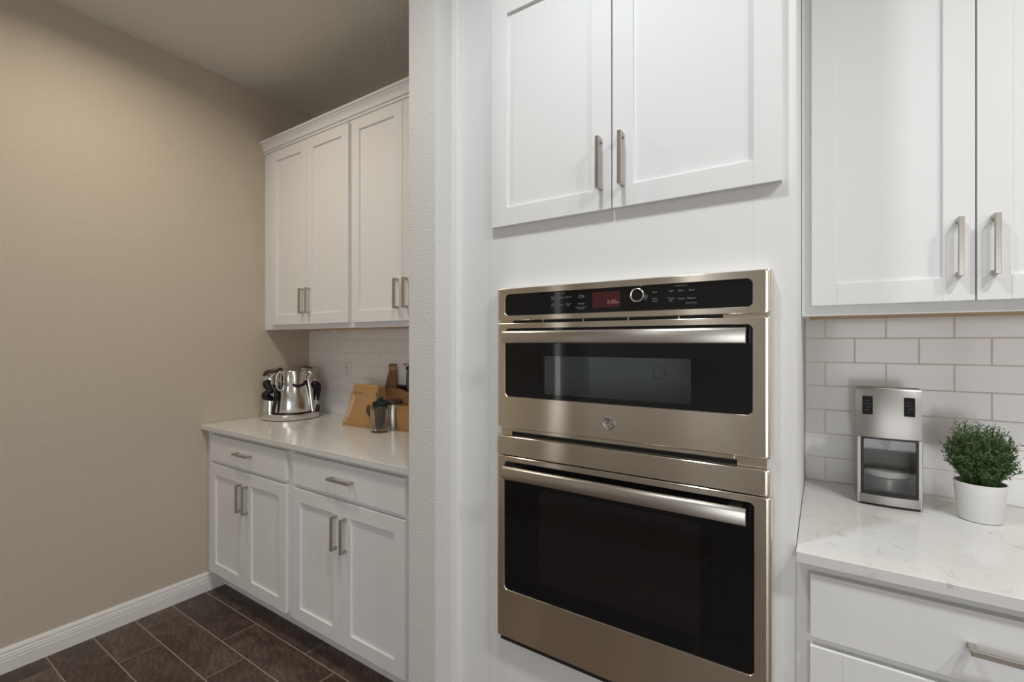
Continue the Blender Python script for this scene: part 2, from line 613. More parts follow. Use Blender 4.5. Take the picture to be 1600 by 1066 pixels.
def door(root, x0, x1, z0, z1, yf, hx=None, hz=None, flip=False):
    """shaker door: stiles and rails, recessed panel, bar pull"""
    t = 0.0195
    m_ = MB().box(x0, x0 + ST, yf, yf + t, z0, z1).box(x1 - ST, x1, yf, yf + t, z0, z1)
    m_.box(x0 + ST, x1 - ST, yf, yf + t, z0, z0 + ST).box(x0 + ST, x1 - ST, yf, yf + t, z1 - ST, z1)
    d = obj('door', m_, WHITE, root, bev=0.0011)
    obj('panel', MB().box(x0 + ST - 0.004, x1 - ST + 0.004, yf + 0.0085, yf + 0.0165, z0 + ST - 0.004, z1 - ST + 0.004), WHITE, d)
    if hx is not None:
        pull(d, 'z', hx, hz, yf)
    return d

def drawer(root, x0, x1, z0, z1, yf, hz=None):
    d = obj('drawer_front', MB().box(x0, x1, yf, yf + 0.0195, z0, z1), WHITE, root, bev=0.0022)
    pull(d, 'x', (x0 + x1) / 2, hz, yf)
    return d

def base_cabinet(x0, x1, dx0, dxm, dx1, yf, label, end_left=False):
    yr = yf + 0.0195
    root = empty('base_cabinet', ((x0 + x1) / 2, (yr + YB) / 2, 0), label, 'cabinet', 'white base cabinets')
    ya = yr + 0.018
    m_ = MB().box(x0, x0 + 0.016, ya, YT - 0.002, 0.109, 0.8885).box(x1 - 0.016, x1, ya, YT - 0.002, 0.109, 0.8885)
    m_.box(x0 + 0.016, x1 - 0.016, ya, YT - 0.002, 0.109, 0.125).box(x0 + 0.016, x1 - 0.016, ya, YT - 0.002, 0.872, 0.8885).box(x0 + 0.016, x1 - 0.016, YT - 0.010, YT - 0.002, 0.125, 0.872)
    obj('carcass', m_, WHITE, root)
    # face frame
    fr = MB().box(x0, dx0 + 0.012, yr, yr + 0.018, 0.109, 0.8885).box(dx1 - 0.012, x1, yr, yr + 0.018, 0.109, 0.8885)
    fr.box(dx0 + 0.012, dx1 - 0.012, yr, yr + 0.018, 0.853, 0.8885).box(dx0 + 0.012, dx1 - 0.012, yr, yr + 0.018, 0.700, 0.743).box(dx0 + 0.012, dx1 - 0.012, yr, yr + 0.018, 0.109, 0.145)
    obj('face_frame', fr, WHITE, root, bev=0.0006)
    obj('toe_kick', MB().box(x0, x1, yr + 0.08, yr + 0.095, 0.0, 0.11), WHITE, root)
    drawer(root, dx0, dx1, 0.7305, 0.8675, yf, 0.803)
    door(root, dx0, dxm - 0.0015, 0.1275, 0.7125, yf, dxm - 0.0305, 0.584)
    door(root, dxm + 0.0015, dx1, 0.1275, 0.7125, yf, dxm + 0.0305, 0.584)
    return root

def upper_cabinet(x0, x1, dx0, dxm, dx1, label, yf=1.52):
    yr = yf + 0.0195
    zb, zt = 1.4375, 2.505
    root = empty('upper_cabinet', ((x0 + x1) / 2, (yr + YB) / 2, zb), label, 'cabinet', 'white wall cabinets')
    ca = MB().box(x0, x0 + 0.016, yr + 0.018, YT - 0.001, zb, zt).box(x1 - 0.016, x1, yr + 0.018, YT - 0.001, zb, zt)
    ca.box(x0 + 0.016, x1 - 0.016, yr + 0.018, YT - 0.001, zt - 0.016, zt).box(x0 + 0.016, x1 - 0.016, yr + 0.018, YT - 0.001, zb + 0.0062, zb + 0.018)
    ca.box(x0 + 0.016, x1 - 0.016, YT - 0.009, YT - 0.001, zb + 0.018, zt - 0.016)
    obj('carcass', ca, WHITE, root)
    fr = MB().box(x0, dx0 + 0.012, yr, yr + 0.018, zb, zt).box(dx1 - 0.012, x1, yr, yr + 0.018, zb, zt)
    fr.box(dx0 + 0.012, dx1 - 0.012, yr, yr + 0.018, zb, zb + 0.04).box(dx0 + 0.012, dx1 - 0.012, yr, yr + 0.018, zt - 0.04, zt)
    obj('face_frame', fr, WHITE, root, bev=0.0006)
    b = obj('bottom_panel', MB().box(x0 + 0.016, x1 - 0.016, yr + 0.018, YT - 0.001, zb + 0.0022, zb + 0.006), MAPLE, root)
    tag(b, 'bare maple underside')
    door(root, dx0, dxm - 0.0015, 1.4645, 2.4828, yf, dxm - 0.0305, 1.591)
    door(root, dxm + 0.0015, dx1, 1.4645, 2.4828, yf, dxm + 0.0305, 1.591)
    return root

# ------------------------------------------------------------------ pantry cabinets
base_cabinet(XL, -2.0095, -2.757, -2.3968, -2.0370, 1.205, 'white shaker base cabinet in the pantry corner against the beige wall')
base_cabinet(-2.0085, -1.161, -1.9815, -1.6345, -1.2690, 1.205, 'white shaker base cabinet in the pantry next to the grey partition wall')
upper_cabinet(XL, -1.9935, -2.7225, -2.3645, -2.0070, 'white shaker upper cabinet in the pantry corner above the chrome kettle')
upper_cabinet(-1.9925, -1.161, -1.9795, -1.6150, -1.2505, 'white shaker upper cabinet in the pantry beside the grey partition wall')
cp = [(1.5392, 2.5055), (1.5392, 2.498), (1.531, 2.498), (1.531, 2.508), (1.5345, 2.5085), (1.5345, 2.512), (1.528, 2.5135), (1.5265, 2.519), (1.5275, 2.522), (1.5255, 2.532), (1.519, 2.543), (1.512, 2.549), (1.5145, 2.5505), (1.5145, 2.5535), (1.507, 2.556), (1.505, 2.560), (1.505, 2.567), (1.56, 2.567), (1.56, 2.5055)]
m_ = MB().loft([[(x, y, z) for y, z in cp] for x in (XL + 0.001, -1.161)])
top('crown_moulding', m_, WHITE, (-2.0, 1.53, 2.5), 'white crown moulding along the top of the pantry wall cabinets', 'moulding')
top('worktop', MB().box(XL + 0.001, -1.1605, 1.187, YT - 0.001, 0.8895, 0.914), QUARTZ, (-2.0, 1.5, 0.889), 'pale quartz worktop on the pantry base cabinets, under the kettle', 'worktop', bev=0.0015)

# ------------------------------------------------------------------ tall oven cabinet
OX0, OX1, OYF, OYD = -0.895, -0.0485, 1.22, 1.2005
oc = empty('oven_cabinet', (-0.47, 1.5, 0), 'tall white cabinet that holds the built-in stainless wall oven', 'cabinet')
ca = MB().box(OX0 + 0.001, OX0 + 0.04, OYF + 0.018, YT, 0.10, 2.62).box(OX1 - 0.038, OX1 - 0.0005, OYF + 0.018, YT, 0.10, 2.62)
ca.box(OX0 + 0.04, OX1 - 0.038, OYF + 0.018, YT, 1.58, 1.60).box(OX0 + 0.04, OX1 - 0.038, OYF + 0.018, YT, 2.60, 2.62).box(OX0 + 0.04, OX1 - 0.038, YT - 0.01, YT, 1.60, 2.60).box(OX0 + 0.04, OX1 - 0.038, OYF + 0.018, YT, 0.10, 0.44)
obj('carcass', ca, WHITE, oc)
fr = MB().box(OX0, -0.832, OYF, OYF + 0.018, 0.10, 2.62).box(-0.1335, OX1, OYF, OYF + 0.018, 0.10, 2.62)
fr.box(-0.832, -0.1335, OYF, OYF + 0.018, 1.50, 1.76).box(-0.832, -0.1335, OYF, OYF + 0.018, 2.41, 2.62).box(-0.832, -0.1335, OYF, OYF + 0.018, 0.10, 0.47)
obj('face_frame', fr, WHITE, oc, bev=0.0007)
obj('filler_strip', MB().box(-1.0395, OX0 - 0.0008, OYF, OYF + 0.018, 0.0, 2.62), WHITE, oc, bev=0.0006)
obj('toe_kick', MB().box(OX0, OX1, OYF + 0.075, OYF + 0.09, 0, 0.10), WHITE, oc)
door(oc, -0.8735, -0.4755, 1.727, 2.443, OYD, -0.5045, 1.850)
door(oc, -0.4720, -0.0752, 1.727, 2.443, OYD, -0.4425, 1.850)

# ------------------------------------------------------------------ wall oven
WX0, WX1, WY = -0.8485, -0.0938, 1.189
wo = empty('wall_oven', (-0.471, 1.3, 0.44), 'stainless steel double wall oven with black glass microwave above a larger oven', 'oven')
obj('chassis', MB().box(-0.835, -0.107, 1.212, 1.60, 0.452, 1.160).box(-0.835, -0.107, 1.212, 1.60, 1.385, 1.515)
    .box(-0.835, -0.707, 1.212, 1.60, 1.160, 1.385).box(-0.213, -0.107, 1.212, 1.60, 1.160, 1.385).box(-0.707, -0.213, 1.565, 1.60, 1.160, 1.385), DARKGAP, wo)
cav = MB()
cav.loft([rrect(-0.700, -0.220, 1.172, 1.372, 0.02, 1.205), rrect(-0.700, -0.220, 1.172, 1.372, 0.02, 1.555)], False, True)
cv = obj('microwave_cavity', cav, MWGREY, wo, smooth=True)
m_ = MB()
for rr in (0.0225,):
    m_.loft([[(-0.449 + r_ * math.cos(a), y_, 1.263 + r_ * math.sin(a)) for a in [2 * math.pi * i / 40 for i in range(40)]] for r_, y_ in ((rr, 1.554), (rr, 1.551), (rr - 0.0035, 1.551), (rr - 0.0035, 1.554))], False, False)
obj('fan_ring', m_, MWDARK, cv)

def steel_face(name, x0, x1, z0, z1, hole, parent, y=WY, yb=1.216, r=0.003, hr=0.012, ex=0.012):
    rings = [rrect(x0 + 0.0008, x1 - 0.0008, z0, z1, r, yb), rrect(x0, x1, z0, z1, r, y + 0.012)]
    for k in range(1, 6):
        a = R(90 * k / 5)
        rings.append(rrect(x0 + ex * (1 - math.cos(a)) if False else x0 + ex * (1 - math.cos(a)), x1 - ex * (1 - math.cos(a)), z0 + 0.0012 * (k > 3) , z1 - 0.0012 * (k > 3), r, y + 0.009 * (1 - math.sin(a))))
    if hole:
        hx0, hx1, hz0, hz1 = hole
        rings.append(rrect(x0 + ex + 0.001, x1 - ex - 0.001, z0 + 0.0022, z1 - 0.0022, r, y))
        rings.append(rrect(hx0 - 0.001, hx1 + 0.001, hz0 - 0.001, hz1 + 0.001, hr, y))
        rings.append(rrect(hx0, hx1, hz0, hz1, hr, y))
        rings.append(rrect(hx0 + 0.0012, hx1 - 0.0012, hz0 + 0.0012, hz1 - 0.0012, hr, y + 0.002))
        rings.append(rrect(hx0 + 0.0012, hx1 - 0.0012, hz0 + 0.0012, hz1 - 0.0012, hr, y + 0.006))
        m_ = MB().loft(rings, False, False)
    else:
        rings.append(rrect(x0 + ex + 0.001, x1 - ex - 0.001, z0 + 0.0022, z1 - 0.0022, r, y))
        m_ = MB().loft(rings, True, True)
    return obj(name, m_, STEEL, parent, smooth=True)

GX0, GX1 = -0.8155, -0.1318
cpn = steel_face('control_panel', WX0, WX1, 1.4318, 1.5297, (GX0, GX1, 1.4460, 1.5122), wo)
obj('control_glass', MB().loft([rrect(GX0 + 0.001, GX1 - 0.001, 1.4470, 1.5112, 0.011, WY + y_) for y_ in (0.0035, 0.012)]), BLACKG, cpn)
dsp = obj('display', MB().loft([rrect(-0.5261, -0.4473, 1.4595, 1.5015, 0.001, WY + y_) for y_ in (0.0031, 0.0045)]), REDDISP, cpn)
tag(dsp, 'dim red clock display reading 5:00 PM')
tx = MB()
text_into(tx, '5:00', 0.0155, -0.4565, 1.4735, WY + 0.0028, 'RIGHT')
text_into(tx, 'PM', 0.0062, -0.4482, 1.4705, WY + 0.0028, 'RIGHT')
obj('clock_digits', tx, REDTXT, cpn)
def px2(px, py, y=WY):
    a = px - 800.0
    rx, ry, rz = 0.833328 * a - 0.552779 * 731, 0.552779 * a + 0.833328 * 731, 534 - py
    return rx * y / ry, 1.367 + rz * y / ry
tx = MB()
for s_, px, py, sz in (('Upper Oven', 875.5, 458, .0050), ('Micro', 863.5, 464.5, .0052), ('Cook', 863.5, 467.3, .0052), ('Reheat', 875.5, 465, .0056), ('Popcorn', 887, 464, .0056),
                       ('Add', 863.5, 475, .0050), ('30 Sec', 863.5, 478, .0050), ('Power', 875.5, 476, .0056), ('Cancel', 887, 474.5, .0052), ('Off', 887, 477.6, .0052),
                       ('Timer', 907.5, 461.7, .0054), ('On/Off', 907.5, 464.6, .0054), ('Settings', 907.3, 474.2, .0058), ('Lock Controls', 907.3, 480.2, .0050), ('Hold 3 Sec', 907.3, 482.6, .0040),
                       ('Back', 1022.8, 456.4, .0054), ('Start', 1022.8, 466.5, .0054), ('Pause', 1022.8, 470.4, .0054),
                       ('Light', 1048.2, 454.3, .0056), ('Bake', 1063.6, 453.9, .0056), ('Broil', 1080.2, 453, .0056), ('Lower Oven', 1063.8, 445.7, .0050),
                       ('Cancel', 1048.2, 466, .0052), ('Off', 1047.6, 470, .0052), ('Warm', 1063.8, 466.4, .0056), ('Options', 1080, 465.4, .0056), ('Cook Time', 1079.8, 473, .0050)):
    x_, z_ = px2(px, py)
    text_into(tx, s_, sz * 1.12, x_, z_, WY + 0.0030)
tag(obj('button_lettering', tx, PRINT, cpn), kind='stuff')
kx, kz = px2(997.5, 462)
def ring_y(c, prof, n=36):
    return [[(c[0] + r_ * math.cos(2 * math.pi * i / n), y_, c[1] + r_ * math.sin(2 * math.pi * i / n)) for i in range(n)] for r_, y_ in prof]
kn = obj('knob', MB().loft(ring_y((kx, kz), [(0.0190, WY + 0.004), (0.0190, WY - 0.009), (0.0182, WY - 0.0120), (0.0165, WY - 0.0132), (0.0148, WY - 0.0125), (0.0140, WY - 0.0105)]), False, False), P('knob_steel', (0.80, 0.76, 0.69), 0.24, 1.0), cpn, smooth=True)
obj('knob_face', MB().loft(ring_y((kx, kz), [(0.0142, WY - 0.006), (0.0141, WY - 0.0105), (0.006, WY - 0.0108)])), BLACKP, cpn, smooth=True)

# microwave door
md = steel_face('microwave_door', WX0, WX1, 1.1043, 1.4228, (GX0, GX1, 1.1983, 1.4075), wo)
PX0, PX1, PZ0, PZ1 = -0.6816, -0.2672, 1.2130, 1.3250
obj('door_glass', MB().loft([rrect(GX0 + 0.001, GX1 - 0.001, 1.1993, 1.4065, 0.011, WY + 0.012), rrect(GX0 + 0.001, GX1 - 0.001, 1.1993, 1.4065, 0.011, WY + 0.0035),
                             rrect(PX0, PX1, PZ0, PZ1, 0.007, WY + 0.0035), rrect(PX0, PX1, PZ0, PZ1, 0.007, WY + 0.012)], False, False), BLACKG, md)
tag(obj('window', MB().loft([rrect(PX0, PX1, PZ0, PZ1, 0.007, WY + 0.0045)], True, False), MWPANE, md), 'see-through tinted microwave window')
def oven_handle(parent, z0, z1, feet):
    y0 = WY - 0.041
    x0, x1 = -0.799, -0.1425
    prof = [(z0, y0 + 0.013), (z0 - 0.0, y0 + 0.004), (z0 + 0.002, y0 + 0.001), (z0 + 0.006, y0), (z1 - 0.007, y0), (z1 - 0.002, y0 + 0.0025), (z1, y0 + 0.006), (z1, y0 + 0.013)]
    m_ = MB().loft([[(x, y + dy, z) for z, y in prof] for x, dy in ((x0, 0.0006), (x0 + 0.002, 0), (x1 - 0.002, 0), (x1, 0.0006))])
    for fx in (x0 + 0.012, x1 - 0.040):
        m_.box(fx, fx + 0.028, y0 + 0.0125, WY + feet, z0 + 0.006, z1 - 0.008)
    return tag(obj('handle', m_, STEEL2, parent, smooth=True), 'wide flat stainless bar handle')
oven_handle(md, 1.3625, 1.3990, 0.004)
# round emblem
ex, ez = px2(951.2, 662.2)
em = obj('emblem', MB().loft(ring_y((ex, ez), [(0.0178, WY + 0.001), (0.0178, WY - 0.0012), (0.0165, WY - 0.002), (0.0155, WY - 0.0014), (0.002, WY - 0.0014)])), P('emblem_metal', (0.36, 0.345, 0.33), 0.35, 1.0), md, smooth=True)
tx = MB()
text_into(tx, 'GE', 0.0165, ex, ez, WY - 0.0017)
for k in range(4):
    a0 = R(45 + 90 * k)
    pts = []
    for i in range(9):
        a = a0 + R(-38 + 76 * i / 8)
        rr = 0.0132 - 0.0022 * math.sin(math.pi * i / 8)
        pts.append((ex + rr * math.cos(a), WY - 0.0016, ez + rr * math.sin(a)))
    tx.tube(pts, 0.0007, 6)
obj('emblem_lettering', tx, P('emblem_light', (0.62, 0.61, 0.6), 0.4, 0.6), md)

# vents and band between the doors
vt = MB().box(-0.835, -0.105, 1.203, 1.212, 1.0775, 1.1035).box(-0.835, -0.105, 1.203, 1.212, 1.4233, 1.4313)
obj('vent_plate', vt, STEEL, wo)
obj('vent_slot', MB().box(-0.795, -0.165, 1.199, 1.2035, 1.0790, 1.0905), BLACKP, wo)
for xa, xb in ((-0.792, -0.690), (-0.686, -0.560), (-0.556, -0.430), (-0.426, -0.300), (-0.296, -0.196)):
    obj('vent_slot', MB().box(xa, xb, 1.2012, 1.2032, 1.4236, 1.4310), BLACKP, wo)
obj('vent_lip', MB().box(-0.785, -0.172, 1.1975, 1.201, 1.0935, 1.1005), STEEL, wo)
steel_face('middle_band', WX0 - 0.003, WX1 - 0.001, 1.0192, 1.0766, None, wo)
# lower oven door
ld = steel_face('oven_door', WX0 - 0.0015, WX1 + 0.001, 0.4578, 1.0155, (GX0 - 0.003, GX1 + 0.003, 0.6040, 1.0003), wo)
obj('door_glass', MB().loft([rrect(GX0 - 0.002, GX1 + 0.002, 0.6050, 0.9993, 0.011, WY + y_) for y_ in (0.012, 0.0035)]), BLACKG, ld)
obj('window', MB().loft([rrect(-0.695, -0.245, 0.655, 0.930, 0.012, WY + y_) for y_ in (0.004, 0.0033)]), BLACKG2, ld)
oven_handle(ld, 0.9560, 0.9930, 0.004)
obj('base_trim', MB().box(-0.836, -0.106, 1.196, 1.2185, 0.4425, 0.4555), DARKGAP, wo, bev=0.001)

# ------------------------------------------------------------------ right-hand counter
base_cabinet(-0.048, 0.638, -0.0225, 0.2945, 0.6115, 1.1955, 'white shaker base cabinet beside the oven, under the coffee maker')
upper_cabinet(-0.048, 0.655, -0.0250, 0.3015, 0.6285, 'white shaker upper cabinet right of the oven, above the coffee maker')
top('worktop', MB().box(-0.0475, 0.66, 1.183, YT - 0.001, 0.8895, 0.914), QUARTZ, (0.3, 1.5, 0.889), 'white veined quartz worktop beside the oven, under the potted plant', 'worktop', bev=0.0015)
CT = 0.9143

# ------------------------------------------------------------------ coffee maker
cm = empty('coffee_maker', (0.150, 1.70, CT), 'compact stainless coffee maker with two small black control panels', 'coffee maker')
hx0, hx1 = 0.0765, 0.2185
def bowed(x0, x1, y, bow, yb, z, n=12):
    f = [(x0 + (x1 - x0) * i / n, y + bow * (2 * i / n - 1) ** 2, z) for i in range(n + 1)]
    return f + [(x1, yb, z), (x0, yb, z)]
obj('body', MB().box(0.0815, 0.0910, 1.634, 1.760, CT + 0.003, 1.1025).box(0.2125, 0.2225, 1.634, 1.760, CT + 0.003, 1.1025)
    .box(0.091, 0.2125, 1.735, 1.760, CT + 0.003, 1.1025).box(0.086, 0.2175, 1.676, 1.760, 1.1025, 1.205), STEELD, cm, bev=0.0015)
obj('head', MB().loft([bowed(hx0 + i, hx1 - i, 1.618 + i, 0.006, 1.675, z) for i, z in ((0.002, 1.103), (0, 1.105), (0, 1.2345), (0.002, 1.2375))]), STEELD, cm, smooth=True)
obj('lid', MB().loft([bowed(hx0 + 0.001 + i, hx1 - 0.001 - i, 1.620 + i, 0.006, 1.672, z) for i, z in ((0.0, 1.2380), (0, 1.2400), (0.002, 1.2410))]), STEELD, cm, smooth=True)
obj('side_seam', MB().box(hx1, hx1 + 0.0022, 1.640, 1.675, 1.108, 1.232), BLACKP, cm)
for (a, b_) in ((0.0925, 0.1155), (0.1815, 0.2045)):
    yb_ = 1.618 + 0.006 * (2 * (((a + b_) / 2) - hx0) / (hx1 - hx0) - 1) ** 2
    p_ = obj('control_panel', MB().loft([rrect(a, b_, 1.1670, 1.2170, 0.0015, yb_ + y_) for y_ in (0.004, -0.0018)]), PANELB, cm)
    q_ = MB()
    for k, (u0, u1) in enumerate(((0.30, 0.68), (0.18, 0.85), (0.35, 0.80), (0.30, 0.55))):
        zz = 1.2035 - 0.0085 * k
        q_.box(a + (b_ - a) * u0, a + (b_ - a) * u1, yb_ - 0.0021, yb_ - 0.0017, zz, zz + 0.0011)
    obj('print', q_, P('grey_print', (0.10, 0.10, 0.10), 0.6), p_)
fr = MB().loft([rrect(0.0905, 0.2130, 0.9445, 1.1030, 0.002, 1.640), rrect(0.0905, 0.2130, 0.9445, 1.1030, 0.002, 1.631),
                rrect(0.0965, 0.2080, 0.9540, 1.0975, 0.003, 1.631), rrect(0.0965, 0.2080, 0.9540, 1.0975, 0.003, 1.640)], False, False)
obj('bay_frame', fr, BLACKP, cm)
obj('bay_lining', MB().loft([rrect(0.0950, 0.2095, 0.9500, 1.1000, 0.004, 1.638), rrect(0.099, 0.205, 0.953, 1.097, 0.004, 1.722)], False, True), BAYM, cm, smooth=True)
def halfdisc(cx, yc, r, sy, z, n=20):
    return [(cx + r * math.cos(math.pi + math.pi * i / n), yc + sy * r * math.sin(math.pi + math.pi * i / n), z) for i in range(n + 1)]
obj('drip_drum', MB().loft([halfdisc(0.152, 1.715, 0.0505, 1.25, z) for z in (0.954, 0.986)]), STEELD, cm, smooth=True)
obj('drip_tray', MB().loft([halfdisc(0.152, 1.715, r_, 1.25, z) for r_, z in ((0.0505, 0.988), (0.0525, 0.990), (0.0525, 1.000), (0.050, 1.004))]), PLASTICW, cm, smooth=True)
obj('nozzle', MB().lathe([(0.004, 1.062), (0.007, 1.072), (0.009, 1.100)], (0.152, 1.69), 16), BLACKP, cm, smooth=True)
obj('bay_glass', MB().loft([rrect(0.0965, 0.2080, 0.9540, 1.0975, 0.003, 1.634)], True, False), SMOKE, cm)
obj('base', MB().loft([bowed(0.0870, 0.2170, 1.626, 0.006, 1.760, z) for z in (0.9205, 0.9445)]), STEELD, cm, bev=0.001)
obj('foot', MB().loft([bowed(0.0890, 0.2160, 1.628, 0.006, 1.755, z) for z in (CT, 0.9203)]), BLACKP, cm)

# ------------------------------------------------------------------ potted plant
PC = (0.3340, 1.650)
pp = empty('potted_plant', (PC[0], PC[1], CT), 'bushy fine-leaved green herb in a ribbed white pot', 'plant')
obj('pot', MB().lathe([(0.0385, CT), (0.0415, CT + 0.002), (0.0445, CT + 0.03), (0.0480, CT + 0.07), (0.0505, 1.008), (0.0500, 1.0105), (0.0485, 1.0105), (0.0475, 1.004), (0.0465, 0.985)], PC, 48, True, False), POT, pp, smooth=True)
obj('soil', MB().lathe([(0.0467, 0.990), (0.0467, 0.998), (0.02, 1.001)], PC, 32), SOIL, pp)
rnd = random.Random(11)
fo = MB()
stem = MB()
for i in range(330):
    th = rnd.uniform(0, 2 * math.pi)
    u = rnd.uniform(-0.42, 1.0)
    ph = math.asin(max(-1, min(1, u)))
    k = rnd.uniform(0.74, 1.04) if rnd.random() > 0.10 else rnd.uniform(1.06, 1.30)
    bump_ = 1 + 0.10 * math.sin(3 * th + 1.0) * math.cos(ph) + 0.06 * math.sin(5 * th)
    end = Vector((PC[0] + 0.066 * k * bump_ * math.cos(ph) * math.cos(th), PC[1] + 0.066 * k * bump_ * math.cos(ph) * math.sin(th), 1.073 + 0.083 * k * math.sin(ph)))
    st = Vector((PC[0] + 0.032 * math.sqrt(rnd.random()) * math.cos(th), PC[1] + 0.032 * math.sqrt(rnd.random()) * math.sin(th), 0.999))
    mid = (st + end) / 2 + Vector((0, 0, 0.018))
    pts = [(1 - t) ** 2 * st + 2 * t * (1 - t) * mid + t * t * end for t in [q / 6 for q in range(7)]]
    stem.tube(pts, [0.0009, 0.0009, 0.0008, 0.0007, 0.0006, 0.0005, 0.0004], 3, False)
    for q in range(30):
        t = rnd.uniform(0.30, 1.02)
        p = (1 - t) ** 2 * st + 2 * t * (1 - t) * mid + t * t * end
        d = Vector((rnd.gauss(0, 1), rnd.gauss(0, 1), rnd.gauss(0.35, 0.8))).normalized()
        d = (d + 0.7 * (end - st).normalized()).normalized()
        s_ = d.cross(Vector((rnd.gauss(0, 1), rnd.gauss(0, 1), rnd.gauss(0, 1)))).normalized()
        L, W = rnd.uniform(0.006, 0.0115), rnd.uniform(0.0011, 0.0019)
        b0 = p + d * 0.001
        fo.add([tuple(b0), tuple(b0 + d * L * .5 + s_ * W), tuple(b0 + d * L), tuple(b0 + d * L * .5 - s_ * W)], [(0, 1, 2, 3)])
tag(obj('foliage', fo, LEAF, pp), kind='stuff')
tag(obj('stems', stem, LEAF, pp), kind='stuff')

# ------------------------------------------------------------------ pantry: chrome kettle machine, built in its own frame (x right, y away as seen from the kitchen)
KC = (-2.652, 1.604)
KCHROME = P('satin_chrome', (0.74, 0.73, 0.71), 0.16, 1.0)
def spl(pts, rad, k=5):
    """catmull-rom refinement of a tube path"""
    P_ = [Vector(p) for p in pts]
    op, orad = [], []
    for i in range(len(P_) - 1):
        a, b, c, d = P_[max(i - 1, 0)], P_[i], P_[i + 1], P_[min(i + 2, len(P_) - 1)]
        for j in range(k):
            t = j / k
            op.append(0.5 * ((2 * b) + (c - a) * t + (2 * a - 5 * b + 4 * c - d) * t * t + (3 * b - a - 3 * c + d) * t ** 3))
            orad.append(rad[i] + (rad[i + 1] - rad[i]) * t)
    return op + [P_[-1]], orad + [rad[-1]]
kt = empty('kettle', (KC[0], KC[1], CT), 'polished chrome kettle machine with black handles on a round base', 'kettle', rz=math.atan2(0.8556, 0.5177))
kt.scale = (1.13, 1.13, 0.965)
L_ = dict(local=True)
obj('base', MB().lathe([(0.139, 0.004), (0.140, 0.008), (0.140, 0.032), (0.136, 0.037), (0.05, 0.038)], n=64), KCHROME, kt, smooth=True, **L_)
obj('foot_ring', MB().lathe([(0.135, 0.0), (0.1375, 0.002), (0.1375, 0.005)], n=48), BLACKP, kt, **L_)
obj('body', MB().lathe([(0.100, 0.038), (0.101, 0.041), (0.093, 0.11), (0.080, 0.195), (0.0765, 0.205), (0.0765, 0.288), (0.074, 0.292), (0.045, 0.296), (0.01, 0.298)], (0.008, -0.015), n=64), KCHROME, kt, smooth=True, **L_)
obj('seam_ring', MB().lathe([(0.1025, 0.036), (0.1035, 0.040), (0.1025, 0.044)], (0.008, -0.015), n=48), BLACKP, kt, smooth=True, **L_)
# left chrome column with black grip
obj('side_column', MB().lathe([(0.040, 0.036), (0.041, 0.05), (0.036, 0.10), (0.033, 0.20), (0.036, 0.262), (0.034, 0.268), (0.01, 0.270)], (-0.094, 0.015), n=32), CHROME, kt, smooth=True, **L_)
def arc(c, r, a0, a1, n, y=0.0, sx=1.0):
    return [(c[0] + sx * r * math.cos(R(a0 + (a1 - a0) * i / n)), y, c[1] + r * math.sin(R(a0 + (a1 - a0) * i / n))) for i in range(n + 1)]
g = [(-0.112, -0.036, 0.285), (-0.095, -0.042, 0.291), (-0.070, -0.045, 0.294), (-0.052, -0.043, 0.290)]
obj('grip', MB().tube(*spl([(-0.128, -0.03, 0.264), (-0.118, -0.034, 0.277), *g], [0.006, 0.011, 0.012, 0.012, 0.011, 0.008]), 16), BROWNP, kt, smooth=True, **L_)
obj('side_handle', MB().tube(*spl([(-0.098, -0.038, 0.232), (-0.115, -0.045, 0.222), (-0.108, -0.052, 0.200), (-0.092, -0.055, 0.182), (-0.112, -0.055, 0.160), (-0.118, -0.052, 0.142), (-0.095, -0.048, 0.128), (-0.074, -0.05, 0.120)], [0.010, 0.017, 0.019, 0.014, 0.019, 0.020, 0.016, 0.007]), 16), BLACKP, kt, smooth=True, **L_)
obj('side_handle', MB().tube(*spl([(-0.088, -0.050, 0.205), (-0.070, -0.074, 0.165), (-0.072, -0.084, 0.12), (-0.080, -0.090, 0.07), (-0.083, -0.092, 0.042)], [0.012, 0.012, 0.010, 0.008, 0.007]), 16), BLACKP, kt, smooth=True, **L_)
obj('lever', MB().tube(arc((-0.052, 0.235), 0.050, 100, 275, 14, -0.078, 0.42), 0.0065, 10), BLACKP, kt, smooth=True, **L_)
obj('lever_loop', MB().tube(arc((-0.050, 0.233), 0.055, 40, 330, 20, -0.086, 0.36), 0.0045, 10), CHROME, kt, smooth=True, **L_)
obj('lid_knob', MB().lathe([(0.011, 0.296), (0.013, 0.302), (0.013, 0.307), (0.008, 0.310)], (-0.052, -0.02), 24), BROWNP, kt, smooth=True, **L_)
obj('lid_handle', MB().tube(*spl([(0.040, -0.03, 0.312), (0.058, -0.032, 0.314), (0.085, -0.028, 0.308), (0.104, -0.022, 0.304)], [0.004, 0.007, 0.0065, 0.004]), 16), BROWNP, kt, smooth=True, **L_)
obj('front_lever', MB().tube(*spl([(0.010, -0.092, 0.214), (0.014, -0.097, 0.206), (0.030, -0.096, 0.203), (0.050, -0.089, 0.205), (0.066, -0.075, 0.214), (0.074, -0.062, 0.232)], [0.005, 0.0075, 0.0085, 0.008, 0.007, 0.004]), 16), BLACKP, kt, smooth=True, **L_)
obj('side_pipe', MB().tube(*spl([(0.078, -0.045, 0.285), (0.094, -0.045, 0.278), (0.092, -0.05, 0.258), (0.082, -0.055, 0.235), (0.090, -0.058, 0.18), (0.098, -0.062, 0.10), (0.104, -0.066, 0.04)], [0.008, 0.010, 0.009, 0.008, 0.009, 0.010, 0.011]), 16), CHROME, kt, smooth=True, **L_)
obj('rear_column', MB().lathe([(0.040, 0.037), (0.036, 0.12), (0.030, 0.22), (0.024, 0.235)], (0.098, 0.02), 32), CHROME, kt, smooth=True, **L_)
